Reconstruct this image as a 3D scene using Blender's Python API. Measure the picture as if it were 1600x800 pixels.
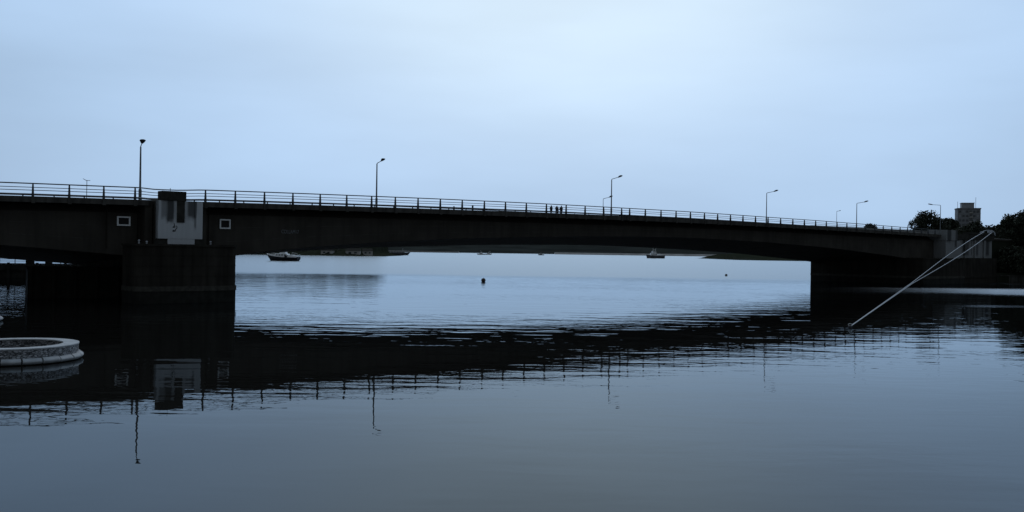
import bpy, bmesh, math, random
from mathutils import Vector, Matrix, noise
random.seed(7)
R = math.radians
for o in list(bpy.data.objects): bpy.data.objects.remove(o)
sc = bpy.context.scene
COL = sc.collection

# ---------------------------------------------------------------- camera
cam_d = bpy.data.cameras.new('camera'); cam = bpy.data.objects.new('camera', cam_d); COL.objects.link(cam)
cam_d.sensor_width = 36.0; cam_d.lens = 36.0 * 1500 / 1600
cam_d.shift_y = -7.5 / 1600
cam_d.clip_start = 0.5; cam_d.clip_end = 30000
cam.matrix_world = Matrix.Translation((0, 0, 5.5)) @ Matrix.Rotation(R(90), 4, 'X') @ Matrix.Rotation(math.atan(.01417), 4, 'Z')
sc.camera = cam
sc.view_settings.view_transform = 'Standard'; sc.view_settings.look = 'None'
sc.view_settings.exposure = 0.0; sc.view_settings.gamma = 1.0
sc.cycles.max_bounces = 6; sc.cycles.glossy_bounces = 4

# ---------------------------------------------------------------- sky: dusk overcast, bright towards the estuary, dark behind the camera
SUN_EL, SUN_AZ = 50.0, 3.0
GLOW_EL = 17.0
world = bpy.data.worlds.new('World'); sc.world = world; world.use_nodes = True
nt = world.node_tree; N = nt.nodes; L = nt.links
for n in list(N): N.remove(n)
def wn(t, **k):
    n = N.new(t)
    for a, b in k.items(): setattr(n, a, b)
    return n
def wmath(op, a, b=None, c=None):
    n = wn('ShaderNodeMath', operation=op)
    for i, v in enumerate((a, b, c)):
        if v is None: continue
        if isinstance(v, (int, float)): n.inputs[i].default_value = v
        else: L.new(v, n.inputs[i])
    return n.outputs[0]
tc = wn('ShaderNodeTexCoord'); dirv = tc.outputs['Generated']
g = (math.sin(R(SUN_AZ)) * math.cos(R(GLOW_EL)), math.cos(R(SUN_AZ)) * math.cos(R(GLOW_EL)), math.sin(R(GLOW_EL)))
sun_dir = (math.sin(R(SUN_AZ)) * math.cos(R(SUN_EL)), math.cos(R(SUN_AZ)) * math.cos(R(SUN_EL)), math.sin(R(SUN_EL)))
sq = wn('ShaderNodeVectorMath', operation='MULTIPLY'); L.new(dirv, sq.inputs[0]); sq.inputs[1].default_value = (1, 1, 1.8)
nrm = wn('ShaderNodeVectorMath', operation='NORMALIZE'); L.new(sq.outputs[0], nrm.inputs[0])
dot = wn('ShaderNodeVectorMath', operation='DOT_PRODUCT'); L.new(nrm.outputs[0], dot.inputs[0]); dot.inputs[1].default_value = Vector((g[0], g[1], g[2] * 1.8)).normalized()
ang = wmath('ARCCOSINE', dot.outputs['Value'])
ramp = wn('ShaderNodeValToRGB'); L.new(wmath('DIVIDE', ang, math.pi), ramp.inputs[0])
ramp.color_ramp.interpolation = 'B_SPLINE'
els = [(0.0, (.71, .86, 1.0)), (0.05, (.66, .82, .98)), (0.09, (.54, .71, .93)), (0.13, (.465, .64, .88)), (0.17, (.43, .605, .84)),
       (0.25, (.31, .43, .60)), (0.36, (.20, .26, .33)), (0.5, (.145, .17, .20)), (0.7, (.12, .135, .15)), (1.0, (.10, .11, .12))]
cr = ramp.color_ramp
while len(cr.elements) < len(els): cr.elements.new(0.5)
for e, (p, c) in zip(cr.elements, els): e.position = p; e.color = (*c, 1)
# soft streaks of cloud
mp = wn('ShaderNodeMapping'); L.new(dirv, mp.inputs[0]); mp.inputs['Scale'].default_value = (1.2, 1.2, 5.0); mp.inputs['Rotation'].default_value = (0, R(-12), 0)
ns = wn('ShaderNodeTexNoise'); L.new(mp.outputs[0], ns.inputs[0]); ns.inputs['Scale'].default_value = 1.9; ns.inputs['Detail'].default_value = 5; ns.inputs['Roughness'].default_value = .45
mr = wn('ShaderNodeMapRange'); L.new(ns.outputs[0], mr.inputs[0]); mr.inputs[1].default_value = .3; mr.inputs[2].default_value = .7; mr.inputs[3].default_value = .91; mr.inputs[4].default_value = 1.09
sky = wn('ShaderNodeTexSky'); sky.sky_type = 'NISHITA'; sky.sun_disc = False; sky.sun_elevation = R(SUN_EL); sky.sun_rotation = R(SUN_AZ)
sky.air_density = 1.4; sky.dust_density = 3.0
sc10 = wn('ShaderNodeVectorMath', operation='SCALE'); L.new(ramp.outputs[0], sc10.inputs[0]); sc10.inputs['Scale'].default_value = 10.0
scn = wn('ShaderNodeVectorMath', operation='SCALE'); L.new(sc10.outputs[0], scn.inputs[0]); L.new(mr.outputs[0], scn.inputs['Scale'])
mixs = wn('ShaderNodeMix', data_type='RGBA'); mixs.inputs[0].default_value = .02
L.new(scn.outputs[0], mixs.inputs[6]); L.new(sky.outputs[0], mixs.inputs[7])
bg = wn('ShaderNodeBackground'); L.new(mixs.outputs[2], bg.inputs[0]); bg.inputs[1].default_value = .1
out = wn('ShaderNodeOutputWorld'); L.new(bg.outputs[0], out.inputs[0])

sun_d = bpy.data.lights.new('sun', 'SUN'); sun_d.energy = .5; sun_d.angle = R(20); sun_d.color = (1, .96, .9)
sun = bpy.data.objects.new('sun', sun_d); COL.objects.link(sun)
sun.rotation_euler = Vector(sun_dir).to_track_quat('Z', 'Y').to_euler()

# ---------------------------------------------------------------- materials
def newmat(name):
    m = bpy.data.materials.new(name); m.use_nodes = True
    t = m.node_tree; b = t.nodes['Principled BSDF']; return m, t, b
def mat(name, col, rough=.85, var=.25, scale=2.0, streak=0.0, bump=0.0, metal=0.0, spec=.3, detail=5):
    """base colour broken up by noise and (for walls) by vertical run-off streaks"""
    m, t, b = newmat(name)
    b.inputs['Roughness'].default_value = rough; b.inputs['Metallic'].default_value = metal
    b.inputs['Specular IOR Level'].default_value = spec
    tcn = t.nodes.new('ShaderNodeTexCoord')
    n1 = t.nodes.new('ShaderNodeTexNoise'); n1.inputs['Scale'].default_value = scale; n1.inputs['Detail'].default_value = detail
    t.links.new(tcn.outputs['Object'], n1.inputs[0])
    r = t.nodes.new('ShaderNodeValToRGB'); t.links.new(n1.outputs[0], r.inputs[0])
    r.color_ramp.elements[0].position = .3; r.color_ramp.elements[1].position = .7
    r.color_ramp.elements[0].color = (*[c * (1 - var) for c in col], 1)
    r.color_ramp.elements[1].color = (*[min(1, c * (1 + var)) for c in col], 1)
    last = r.outputs[0]
    if streak:
        mpn = t.nodes.new('ShaderNodeMapping'); mpn.inputs['Scale'].default_value = (1.6, 1.6, .12)
        t.links.new(tcn.outputs['Object'], mpn.inputs[0])
        n2 = t.nodes.new('ShaderNodeTexNoise'); n2.inputs['Scale'].default_value = 1.1; n2.inputs['Detail'].default_value = 6
        t.links.new(mpn.outputs[0], n2.inputs[0])
        r2 = t.nodes.new('ShaderNodeMapRange'); t.links.new(n2.outputs[0], r2.inputs[0])
        r2.inputs[1].default_value = .4; r2.inputs[2].default_value = .65; r2.inputs[3].default_value = 1; r2.inputs[4].default_value = 1 - streak
        mm = t.nodes.new('ShaderNodeVectorMath'); mm.operation = 'SCALE'
        t.links.new(last, mm.inputs[0]); t.links.new(r2.outputs[0], mm.inputs['Scale']); last = mm.outputs[0]
    t.links.new(last, b.inputs['Base Color'])
    if bump:
        bn = t.nodes.new('ShaderNodeBump'); bn.inputs['Strength'].default_value = 1; bn.inputs['Distance'].default_value = bump
        n3 = t.nodes.new('ShaderNodeTexNoise'); n3.inputs['Scale'].default_value = scale * 6; t.links.new(tcn.outputs['Object'], n3.inputs[0])
        t.links.new(n3.outputs[0], bn.inputs['Height']); t.links.new(bn.outputs[0], b.inputs['Normal'])
    return m
M = {}
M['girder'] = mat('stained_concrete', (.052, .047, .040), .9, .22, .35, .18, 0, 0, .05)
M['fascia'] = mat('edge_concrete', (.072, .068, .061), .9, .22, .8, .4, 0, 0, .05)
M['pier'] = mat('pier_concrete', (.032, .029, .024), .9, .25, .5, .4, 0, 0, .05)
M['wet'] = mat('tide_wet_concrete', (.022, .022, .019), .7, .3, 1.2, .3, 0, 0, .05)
M['ledge'] = mat('pale_tide_band', (.055, .052, .044), .9, .3, 2.5, .2, 0, 0, .05)
M['steel'] = mat('dark_painted_steel', (.05, .055, .06), .6, .2, 4, 0, 0, .2)
M['pole'] = mat('galvanised_steel', (.16, .17, .18), .6, .2, 4, 0, 0, .3)
M['asphalt'] = mat('asphalt', (.05, .05, .052), .9, .2, 1.5)
M['footway'] = mat('footway_slabs', (.22, .22, .21), .9, .2, 2)
M['cap'] = mat('dark_concrete', (.035, .034, .03), .95, .3, 1.5, 0, 0, 0, .05)  # dark mottled concrete tone shared by caps, blocks and roofs
M['abut'] = mat('abutment_concrete', (.06, .058, .052), .9, .3, .6, .55, 0, 0, .05)
M['frame'] = mat('white_painted_frame', (.78, .8, .8), .6, .1, 4)
M['hole'] = mat('dark_opening', (.02, .02, .02), .9, .1, 3)
M['white'] = mat('white_paint', (.88, .89, .89), .45, .07, 1.2, .15)
M['navy'] = mat('black_hull_paint', (.02, .022, .028), .4, .2, 1)
M['greyhull'] = mat('grey_hull_paint', (.12, .13, .14), .5, .3, .5, .3)
M['glass'] = mat('dark_glass', (.02, .025, .03), .08, .1, 1, 0, 0, 0, .6)
M['dimglass'] = mat('tower_glass', (.09, .095, .10), .3, .2, 1, 0, 0, 0, .3)
M['wood'] = mat('weathered_wood', (.10, .09, .07), .9, .3, 3)
M['stone'] = mat('pale_stone', (.42, .44, .45), .85, .18, 2.5, .15, .01)
M['rubble'] = None
M['brick'] = mat('tower_cladding', (.21, .215, .225), .9, .15, .4)
M['towerlight'] = mat('tower_panel', (.29, .30, .315), .9, .15, .6)
M['rope'] = mat('white_rope', (.52, .56, .60), .8, .12, 6)
M['buoy'] = mat('dark_buoy', (.07, .05, .045), .7, .3, 3)
M['skin'] = mat('skin', (.35, .22, .16), .6, .05, 5)
M['cloth_a'] = mat('black_cloth', (.02, .02, .022), .9, .2, 6)
M['cloth_b'] = mat('charcoal_cloth', (.04, .045, .055), .9, .2, 6)
M['denim'] = mat('denim', (.03, .04, .07), .9, .2, 8)
M['hair'] = mat('dark_hair', (.015, .012, .01), .7, .2, 12)
M['bark'] = mat('bark', (.06, .05, .04), .95, .3, 4)
M['land'] = mat('rough_grass_bank', (.022, .026, .018), .95, .4, .15, 0, 0, 0, 0)
M['hill'] = mat('wooded_hill', (.027, .031, .029), .95, .35, .01, 0, 0, 0, 0)
M['mist_pale'] = mat('pale_mist_strip', (.80, .80, .78), .9, .2, .05)  # near-white colour imitating bright mist over the far water
M['render'] = mat('pale_render', (.35, .34, .32), .9, .2, .1)
M['graf'] = mat('faded_paint_lettering', (.17, .18, .19), .9, .3, 6)
M['black'] = mat('black_spray_paint', (.02, .02, .02), .7, .1, 6)
M['tyre'] = mat('tyre_rubber', (.02, .02, .02), .9, .1, 6)
M['carpaint'] = mat('dark_car_paint', (.03, .032, .04), .35, .1, 2)

def rubble():
    m, t, b = newmat('rough_rubble_stone'); b.inputs['Roughness'].default_value = .9
    tcn = t.nodes.new('ShaderNodeTexCoord'); mpn = t.nodes.new('ShaderNodeMapping'); mpn.inputs['Scale'].default_value = (1, 1, 2.2)
    t.links.new(tcn.outputs['Object'], mpn.inputs[0])
    v = t.nodes.new('ShaderNodeTexVoronoi'); v.inputs['Scale'].default_value = 6; v.feature = 'F1'; t.links.new(mpn.outputs[0], v.inputs[0])
    v2 = t.nodes.new('ShaderNodeTexVoronoi'); v2.inputs['Scale'].default_value = 6; v2.feature = 'DISTANCE_TO_EDGE'; t.links.new(mpn.outputs[0], v2.inputs[0])
    r = t.nodes.new('ShaderNodeValToRGB'); r.color_ramp.elements[0].color = (.07, .075, .08, 1); r.color_ramp.elements[1].color = (.50, .51, .53, 1)
    sep = t.nodes.new('ShaderNodeSeparateColor'); t.links.new(v.outputs['Color'], sep.inputs[0]); t.links.new(sep.outputs[0], r.inputs[0])
    e = t.nodes.new('ShaderNodeMapRange'); t.links.new(v2.outputs[0], e.inputs[0]); e.inputs[2].default_value = .10; e.inputs[3].default_value = .12
    s = t.nodes.new('ShaderNodeVectorMath'); s.operation = 'SCALE'; t.links.new(r.outputs[0], s.inputs[0]); t.links.new(e.outputs[0], s.inputs['Scale'])
    t.links.new(s.outputs[0], b.inputs['Base Color'])
    bn = t.nodes.new('ShaderNodeBump'); bn.inputs['Distance'].default_value = .06; t.links.new(e.outputs[0], bn.inputs['Height']); t.links.new(bn.outputs[0], b.inputs['Normal'])
    return m
M['rubble'] = rubble()

def pylon_mat(name, base, bands, fade):
    """pale painted concrete with run-off stains; bands = (centre, halfwidth, z_end, strength)"""
    m, t, b = newmat(name); b.inputs['Roughness'].default_value = .85; b.inputs['Specular IOR Level'].default_value = .2
    tcn = t.nodes.new('ShaderNodeTexCoord'); sep = t.nodes.new('ShaderNodeSeparateXYZ'); t.links.new(tcn.outputs['Object'], sep.inputs[0])
    nz = t.nodes.new('ShaderNodeTexNoise'); nz.inputs['Scale'].default_value = 2.2; nz.inputs['Detail'].default_value = 6; t.links.new(tcn.outputs['Object'], nz.inputs[0])
    mpn = t.nodes.new('ShaderNodeMapping'); mpn.inputs['Scale'].default_value = (4, 4, .35); t.links.new(tcn.outputs['Object'], mpn.inputs[0])
    nw = t.nodes.new('ShaderNodeTexNoise'); nw.inputs['Scale'].default_value = 1; nw.inputs['Detail'].default_value = 6; t.links.new(mpn.outputs[0], nw.inputs[0])
    def mth(op, a, b2=None, cl=False):
        n = t.nodes.new('ShaderNodeMath'); n.operation = op; n.use_clamp = cl
        for i, v in enumerate((a, b2)):
            if v is None: continue
            if isinstance(v, (int, float)): n.inputs[i].default_value = v
            else: t.links.new(v, n.inputs[i])
        return n.outputs[0]
    def mrg(v, a, b_, c, d):
        n = t.nodes.new('ShaderNodeMapRange'); n.interpolation_type = 'SMOOTHSTEP'; t.links.new(v, n.inputs[0])
        for i, q in zip((1, 2, 3, 4), (a, b_, c, d)): n.inputs[i].default_value = q
        return n.outputs[0]
    f = mth('ADD', .82, mth('MULTIPLY', nw.outputs[0], .36))
    xw = mth('ADD', sep.outputs[0], mth('MULTIPLY', mth('SUBTRACT', nw.outputs[0], .5), .35))
    for (c, hw, ze, st) in bands:
        a = mrg(mth('ABSOLUTE', mth('SUBTRACT', xw, c)), hw * .55, hw * 1.35, 1, 0)
        zz = mrg(mth('ADD', sep.outputs[2], mth('MULTIPLY', mth('SUBTRACT', nz.outputs[0], .5), .8)), ze - fade, ze + fade, 0, 1)
        f = mth('MULTIPLY', f, mth('SUBTRACT', 1, mth('MULTIPLY', mth('MULTIPLY', a, zz), st)))
    cc = t.nodes.new('ShaderNodeVectorMath'); cc.operation = 'SCALE'; cc.inputs[0].default_value = base; t.links.new(f, cc.inputs['Scale'])
    t.links.new(cc.outputs[0], b.inputs['Base Color']); return m
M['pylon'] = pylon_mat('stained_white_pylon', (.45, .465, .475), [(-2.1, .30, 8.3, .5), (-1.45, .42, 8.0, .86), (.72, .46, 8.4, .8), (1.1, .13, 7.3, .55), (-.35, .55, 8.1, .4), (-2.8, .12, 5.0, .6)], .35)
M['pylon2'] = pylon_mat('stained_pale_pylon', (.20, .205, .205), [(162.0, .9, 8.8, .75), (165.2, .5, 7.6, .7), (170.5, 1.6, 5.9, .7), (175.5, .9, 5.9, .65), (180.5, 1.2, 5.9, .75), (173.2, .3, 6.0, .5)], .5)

def leafmat(name, col):
    m, t, b = newmat(name); b.inputs['Roughness'].default_value = .8; b.inputs['Specular IOR Level'].default_value = .1
    oi = t.nodes.new('ShaderNodeTexCoord'); n1 = t.nodes.new('ShaderNodeTexNoise'); n1.inputs['Scale'].default_value = .7; t.links.new(oi.outputs['Object'], n1.inputs[0])
    r = t.nodes.new('ShaderNodeValToRGB'); r.color_ramp.elements[0].color = (*[c * .55 for c in col], 1); r.color_ramp.elements[1].color = (*[c * 1.5 for c in col], 1)
    r.color_ramp.elements[0].position = .35; r.color_ramp.elements[1].position = .65
    t.links.new(n1.outputs[0], r.inputs[0]); t.links.new(r.outputs[0], b.inputs['Base Color']); return m
M['leaf'] = leafmat('tree_leaves', (.034, .040, .028))
M['leaf2'] = leafmat('bush_leaves', (.055, .064, .05))

# ---------------------------------------------------------------- helpers
class MB:
    def __init__(s): s.v = []; s.f = []; s.mi = []; s.cur = 0
    def add(s, vs, fs):
        o = len(s.v); s.v += [tuple(v) for v in vs]
        for f in fs: s.f.append([i + o for i in f]); s.mi.append(s.cur)
    def box(s, x0, x1, y0, y1, z0, z1, bev=0):
        s.add([(x0, y0, z0), (x1, y0, z0), (x1, y1, z0), (x0, y1, z0), (x0, y0, z1), (x1, y0, z1), (x1, y1, z1), (x0, y1, z1)],
              [(0, 3, 2, 1), (4, 5, 6, 7), (0, 1, 5, 4), (1, 2, 6, 5), (2, 3, 7, 6), (3, 0, 4, 7)])
    def taper(s, cx, cy, z0, z1, a0, b0, a1, b1, dx=0, dy=0):
        s.add([(cx - a0, cy - b0, z0), (cx + a0, cy - b0, z0), (cx + a0, cy + b0, z0), (cx - a0, cy + b0, z0),
               (cx + dx - a1, cy + dy - b1, z1), (cx + dx + a1, cy + dy - b1, z1), (cx + dx + a1, cy + dy + b1, z1), (cx + dx - a1, cy + dy + b1, z1)],
              [(0, 3, 2, 1), (4, 5, 6, 7), (0, 1, 5, 4), (1, 2, 6, 5), (2, 3, 7, 6), (3, 0, 4, 7)])
    def tube(s, pts, rad, n=8, closed=False, sx=1, sz=1):
        pts = [Vector(p) for p in pts]
        if not isinstance(rad, (list, tuple)): rad = [rad] * len(pts)
        rings = []
        for i, p in enumerate(pts):
            a = pts[i - 1] if i else p; b = pts[i + 1] if i < len(pts) - 1 else p
            t = (b - a).normalized()
            up = Vector((0, 0, 1)) if abs(t.z) < .95 else Vector((0, 1, 0))
            u = t.cross(up).normalized(); w = u.cross(t).normalized()
            rings.append([p + (u * math.cos(2 * math.pi * k / n) * sx + w * math.sin(2 * math.pi * k / n) * sz) * rad[i] for k in range(n)])
        vs = [v for r in rings for v in r]; fs = []
        for i in range(len(pts) - 1):
            for k in range(n): fs.append((i * n + k, i * n + (k + 1) % n, (i + 1) * n + (k + 1) % n, (i + 1) * n + k))
        fs.append(tuple(range(n))[::-1]); fs.append(tuple((len(pts) - 1) * n + k for k in range(n)))
        s.add(vs, fs)
    def strip(s, secs, cap=True):
        """loft closed cross-sections (equal vertex counts)"""
        n = len(secs[0]); vs = [v for q in secs for v in q]; fs = []
        for i in range(len(secs) - 1):
            for k in range(n): fs.append((i * n + k, (i + 1) * n + k, (i + 1) * n + (k + 1) % n, i * n + (k + 1) % n))
        if cap: fs.append(tuple(range(n))); fs.append(tuple((len(secs) - 1) * n + k for k in range(n))[::-1])
        s.add(vs, fs)
    def prism(s, outline, z0, z1):
        n = len(outline); vs = [(x, y, z0) for x, y in outline] + [(x, y, z1) for x, y in outline]
        s.add(vs, [tuple(range(n))[::-1], tuple(range(n, 2 * n))] + [(i, (i + 1) % n, (i + 1) % n + n, i + n) for i in range(n)])
    def ball(s, c, r, nu=14, nv=9, sz=1):
        vs = [(c[0], c[1], c[2] - r * sz)]
        for j in range(1, nv):
            a = math.pi * j / nv
            for i in range(nu): vs.append((c[0] + r * math.sin(a) * math.cos(2 * math.pi * i / nu), c[1] + r * math.sin(a) * math.sin(2 * math.pi * i / nu), c[2] - r * sz * math.cos(a)))
        vs.append((c[0], c[1], c[2] + r * sz)); fs = []
        for i in range(nu): fs.append((0, 1 + (i + 1) % nu, 1 + i)); fs.append((len(vs) - 1, 1 + (nv - 2) * nu + i, 1 + (nv - 2) * nu + (i + 1) % nu))
        for j in range(nv - 2):
            for i in range(nu): a = 1 + j * nu; fs.append((a + i, a + (i + 1) % nu, a + nu + (i + 1) % nu, a + nu + i))
        s.add(vs, fs)
    def build(s, name, m, parent=None, bevel=0, smooth=False):
        me = bpy.data.meshes.new(name); me.from_pydata(s.v, [], s.f)
        for q in (m if isinstance(m, (list, tuple)) else [m]): me.materials.append(q)
        for p, i in zip(me.polygons, s.mi): p.material_index = i; p.use_smooth = smooth
        bm = bmesh.new(); bm.from_mesh(me); bmesh.ops.recalc_face_normals(bm, faces=bm.faces[:])
        if bevel:
            es = [e for e in bm.edges if len(e.link_faces) == 2 and e.calc_face_angle(0) > .6]
            bmesh.ops.bevel(bm, geom=es, offset=bevel, segments=2, affect='EDGES', profile=.6)
        bm.to_mesh(me); bm.free()
        o = bpy.data.objects.new(name, me); COL.objects.link(o)
        if parent: o.parent = parent
        return o
def tag(o, label=None, cat=None, group=None, kind=None):
    if label: o['label'] = label
    if cat: o['category'] = cat
    if group: o['group'] = group
    if kind: o['kind'] = kind
    return o
def empty(name, loc=(0, 0, 0), rz=0, label=None, cat=None, group=None):
    o = bpy.data.objects.new(name, None); COL.objects.link(o); o.location = loc; o.rotation_euler = (0, 0, rz); o.empty_display_size = .3
    return tag(o, label, cat, group)
def copy_tree(o, parent=None):
    c = o.copy(); COL.objects.link(c); c.parent = parent
    for ch in [x for x in bpy.data.objects if x.parent == o]: copy_tree(ch, c)
    return c
def interp(tab, s):
    if s <= tab[0][0]: return tab[0][1]
    for (a, b), (c, d) in zip(tab, tab[1:]):
        if s <= c:
            return b + (d - b) * (s - a) / (c - a)
    return tab[-1][1]
def smooth_tab(tab):
    def f(s):
        return sum(interp(tab, s + k * 2.0) for k in (-2, -1, 0, 1, 2)) / 5
    return f

# ---------------------------------------------------------------- setting: water, land, hills
A = Vector((-34.0506, 98.6274)); S = Vector((.770549, .637381)); P = Vector((-.637381, .770549)); BRZ = math.atan2(S.y, S.x)
def bw(s, p, z=0): q = A + S * s + P * p; return (q.x, q.y, z)

def water_material():
    m, t, b = newmat('river_water'); t.nodes.remove(b)
    df = t.nodes.new('ShaderNodeBsdfDiffuse'); df.inputs[0].default_value = (.012, .0115, .010, 1)
    gl = t.nodes.new('ShaderNodeBsdfGlossy'); gl.inputs[0].default_value = (.64, .70, .745, 1)
    fr = t.nodes.new('ShaderNodeFresnel'); fr.inputs['IOR'].default_value = 1.333
    mx = t.nodes.new('ShaderNodeMixShader'); t.links.new(df.outputs[0], mx.inputs[1]); t.links.new(gl.outputs[0], mx.inputs[2])
    t.links.new(mx.outputs[0], t.nodes['Material Output'].inputs[0])
    geo = t.nodes.new('ShaderNodeNewGeometry'); sep = t.nodes.new('ShaderNodeSeparateXYZ'); t.links.new(geo.outputs['Position'], sep.inputs[0])
    def mth(op, a, b2=None, c=None, cl=False):
        n = t.nodes.new('ShaderNodeMath'); n.operation = op; n.use_clamp = cl
        for i, v in enumerate((a, b2, c)):
            if v is None: continue
            if isinstance(v, (int, float)): n.inputs[i].default_value = v
            else: t.links.new(v, n.inputs[i])
        return n.outputs[0]
    def mrg(v, a, b_, c, d, sm=True):
        n = t.nodes.new('ShaderNodeMapRange'); n.interpolation_type = 'SMOOTHSTEP' if sm else 'LINEAR'; t.links.new(v, n.inputs[0])
        for i, q in zip((1, 2, 3, 4), (a, b_, c, d)): n.inputs[i].default_value = q
        return n.outputs[0]
    def nz(scale, detail=3, stretch=(1, 1, 1), rot=0, rough=.5, dist=0):
        mp = t.nodes.new('ShaderNodeMapping'); mp.inputs['Scale'].default_value = stretch; mp.inputs['Rotation'].default_value = (0, 0, rot)
        t.links.new(geo.outputs['Position'], mp.inputs[0])
        n = t.nodes.new('ShaderNodeTexNoise'); n.inputs['Scale'].default_value = scale; n.inputs['Detail'].default_value = detail
        n.inputs['Roughness'].default_value = rough; n.inputs['Distortion'].default_value = dist
        t.links.new(mp.outputs[0], n.inputs[0]); return n.outputs[0]
    Y = sep.outputs[1]; X = sep.outputs[0]
    # gentle swell-ripples: crests lie roughly across the view
    h1 = nz(.42, 2, (.42, 1.15, 1), R(6), .45, .3)
    h2 = nz(1.3, 2, (.65, 1.2, 1), R(-8), .5)
    h3 = nz(5.0, 2, (.6, 1.2, 1), R(4), .5)
    patch = mrg(nz(.035, 3, (.35, 1, 1), R(10)), .42, .62, 0, 1)
    amp1 = mrg(Y, 18, 70, .010, .029)
    amp2 = mth('MULTIPLY', mrg(Y, 18, 70, .0036, .010), mth('ADD', .35, mth('MULTIPLY', patch, 1.3)))
    h = mth('ADD', mth('MULTIPLY', h1, amp1), mth('MULTIPLY', h2, amp2))
    h4 = mth('MULTIPLY', nz(.16, 3, (.22, 1.3, 1), R(14), .5, .6), mth('MULTIPLY', mrg(X, 2, 14, 0, .02), mrg(Y, 34, 46, 1, 0)))
    h = mth('ADD', h, h4)
    # wind-ruffled patches: catspaw in front of the right pier, open estuary beyond the bridge
    wob = mth('MULTIPLY', mth('SUBTRACT', nz(.05, 3, (.5, 1, 1)), .5), 30)
    Yw = mth('ADD', Y, wob)
    cat = mth('MULTIPLY', mrg(Yw, 132, 146, 0, 1), mrg(Yw, 168, 182, 1, 0))
    cat = mth('MULTIPLY', cat, mrg(X, 40, 100, .12, 1))
    cat2 = mth('MULTIPLY', mth('MULTIPLY', mrg(Yw, 104, 108, 0, 1), mrg(Yw, 110, 114, 1, 0)), mrg(X, 46, 54, 0, 1))
    far = mrg(Yw, 186, 225, 0, .19)
    along = mth('ADD', mth('MULTIPLY', mth('SUBTRACT', X, A.x), S.x), mth('MULTIPLY', mth('SUBTRACT', Y, A.y), S.y))
    mid = mth('MULTIPLY', mth('MULTIPLY', mrg(Yw, 95, 125, 0, 1), mrg(along, 2, 14, 0, 1)), .035)
    ruf = mth('MAXIMUM', mth('MAXIMUM', mth('MULTIPLY', cat, .30), mth('MULTIPLY', cat2, .10)), mth('MAXIMUM', far, mid), cl=True)
    h = mth('ADD', h, mth('MULTIPLY', h3, mth('MULTIPLY', ruf, .02)))
    bn = t.nodes.new('ShaderNodeBump'); bn.inputs['Strength'].default_value = 1; bn.inputs['Distance'].default_value = 1
    t.links.new(h, bn.inputs['Height']); t.links.new(bn.outputs[0], gl.inputs['Normal']); t.links.new(bn.outputs[0], fr.inputs['Normal'])
    t.links.new(mth('ADD', .01, ruf), gl.inputs['Roughness'])
    t.links.new(mth('MULTIPLY', fr.outputs[0], mth('MULTIPLY', mrg(Y, 24, 62, .92, 1.2), mth('SUBTRACT', 1, mth('MULTIPLY', far, 1.4)))), mx.inputs[0])  # reflection strength set by distance: raised past the near water, cut on the estuary
    return m
mb = MB(); mb.add([(-9000, -200, 0), (9000, -200, 0), (9000, 14000, 0), (-9000, 14000, 0)], [(0, 1, 2, 3)])
tag(mb.build('water', water_material()), kind='structure')
mb = MB(); mb.add([(-9000, -200, -3), (9000, -200, -3), (9000, 14000, -3), (-9000, 14000, -3)], [(0, 1, 2, 3)])
tag(mb.build('river_bed', M['wet']), kind='structure')

def ridge(name, x0, x1, y0, depth, hfun, m, nx=160, ny=10):
    mb = MB(); vs = []; fs = []
    for j in range(ny + 1):
        for i in range(nx + 1):
            x = x0 + (x1 - x0) * i / nx; v = j / ny
            prof = math.sin(math.pi * min(1, v * 1.15) * .5) if j < ny else .9
            z = hfun(x) * prof * (1 + .15 * noise.noise(Vector((x * .01, v * 3, 1)))) if j else -.6
            vs.append((x, y0 + depth * v + (8 * noise.noise(Vector((x * .006, 5, 0))) if j == 0 else 0), z))
    for j in range(ny):
        for i in range(nx): a = j * (nx + 1) + i; fs.append((a, a + 1, a + nx + 2, a + nx + 1))
    mb.add(vs, fs); return tag(mb.build(name, m, smooth=False), kind='structure')
def h_far(x): return 34 + 10 * noise.noise(Vector((x * .0012, 0, 0))) + 4 * noise.noise(Vector((x * .01, 3, 0))) + 2.5 * noise.noise(Vector((x * .05, 7, 0)))
ridge('far_hills', -2600, 3200, 2300, 900, h_far, M['hill'], 420)
def h_left(x):
    e = max(0.0, min(1.0, (-108 - x) / 30)); e2 = max(0.0, min(1.0, (-112 - x) / 14)); return e * 6 + .3 + e2 * min(22, max(0, 17 + 9 * noise.noise(Vector((x * .03, 0, 4))) + 26 * noise.noise(Vector((x * .11, 0, 9))) + 10 * noise.noise(Vector((x * .4, 0, 2)))))
ridge('left_headland', -330, -100, 740, 170, h_left, M['land'], 230)
def h_right(x):
    e = max(0.0, min(1.0, (x - 228) / 22)); return e * (6.5 + 2 * noise.noise(Vector((x * .03, 2, 4)))) + .3
ridge('right_headland', 222, 760, 905, 260, h_right, M['land'], 150)
# pale far strips at the water's edge; the palest imitate bright misty water
def far_pale_strip(x0, x1, y, z1, label, m):
    mb = MB(); mb.box(x0, x1, y, y + 25, -1, z1); mb.box(x0 + 1, x1 - 1, y - .3, y + .0, z1 * .35, z1 * .5)
    return tag(mb.build('far_pale_strip', m), label, 'quay', None)
far_pale_strip(95, 322, 2120, 4.2, 'long pale strip imitating bright misty water under the wooded hill, beyond the mid span', M['mist_pale'])
far_pale_strip(-330, -120, 2150, 3.2, 'low pale quay edge left of the pair of small yachts', M['render'])
far_pale_strip(330, 520, 2140, 4.6, 'pale strip imitating bright misty water right behind the moored work boat', M['mist_pale'])

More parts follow.
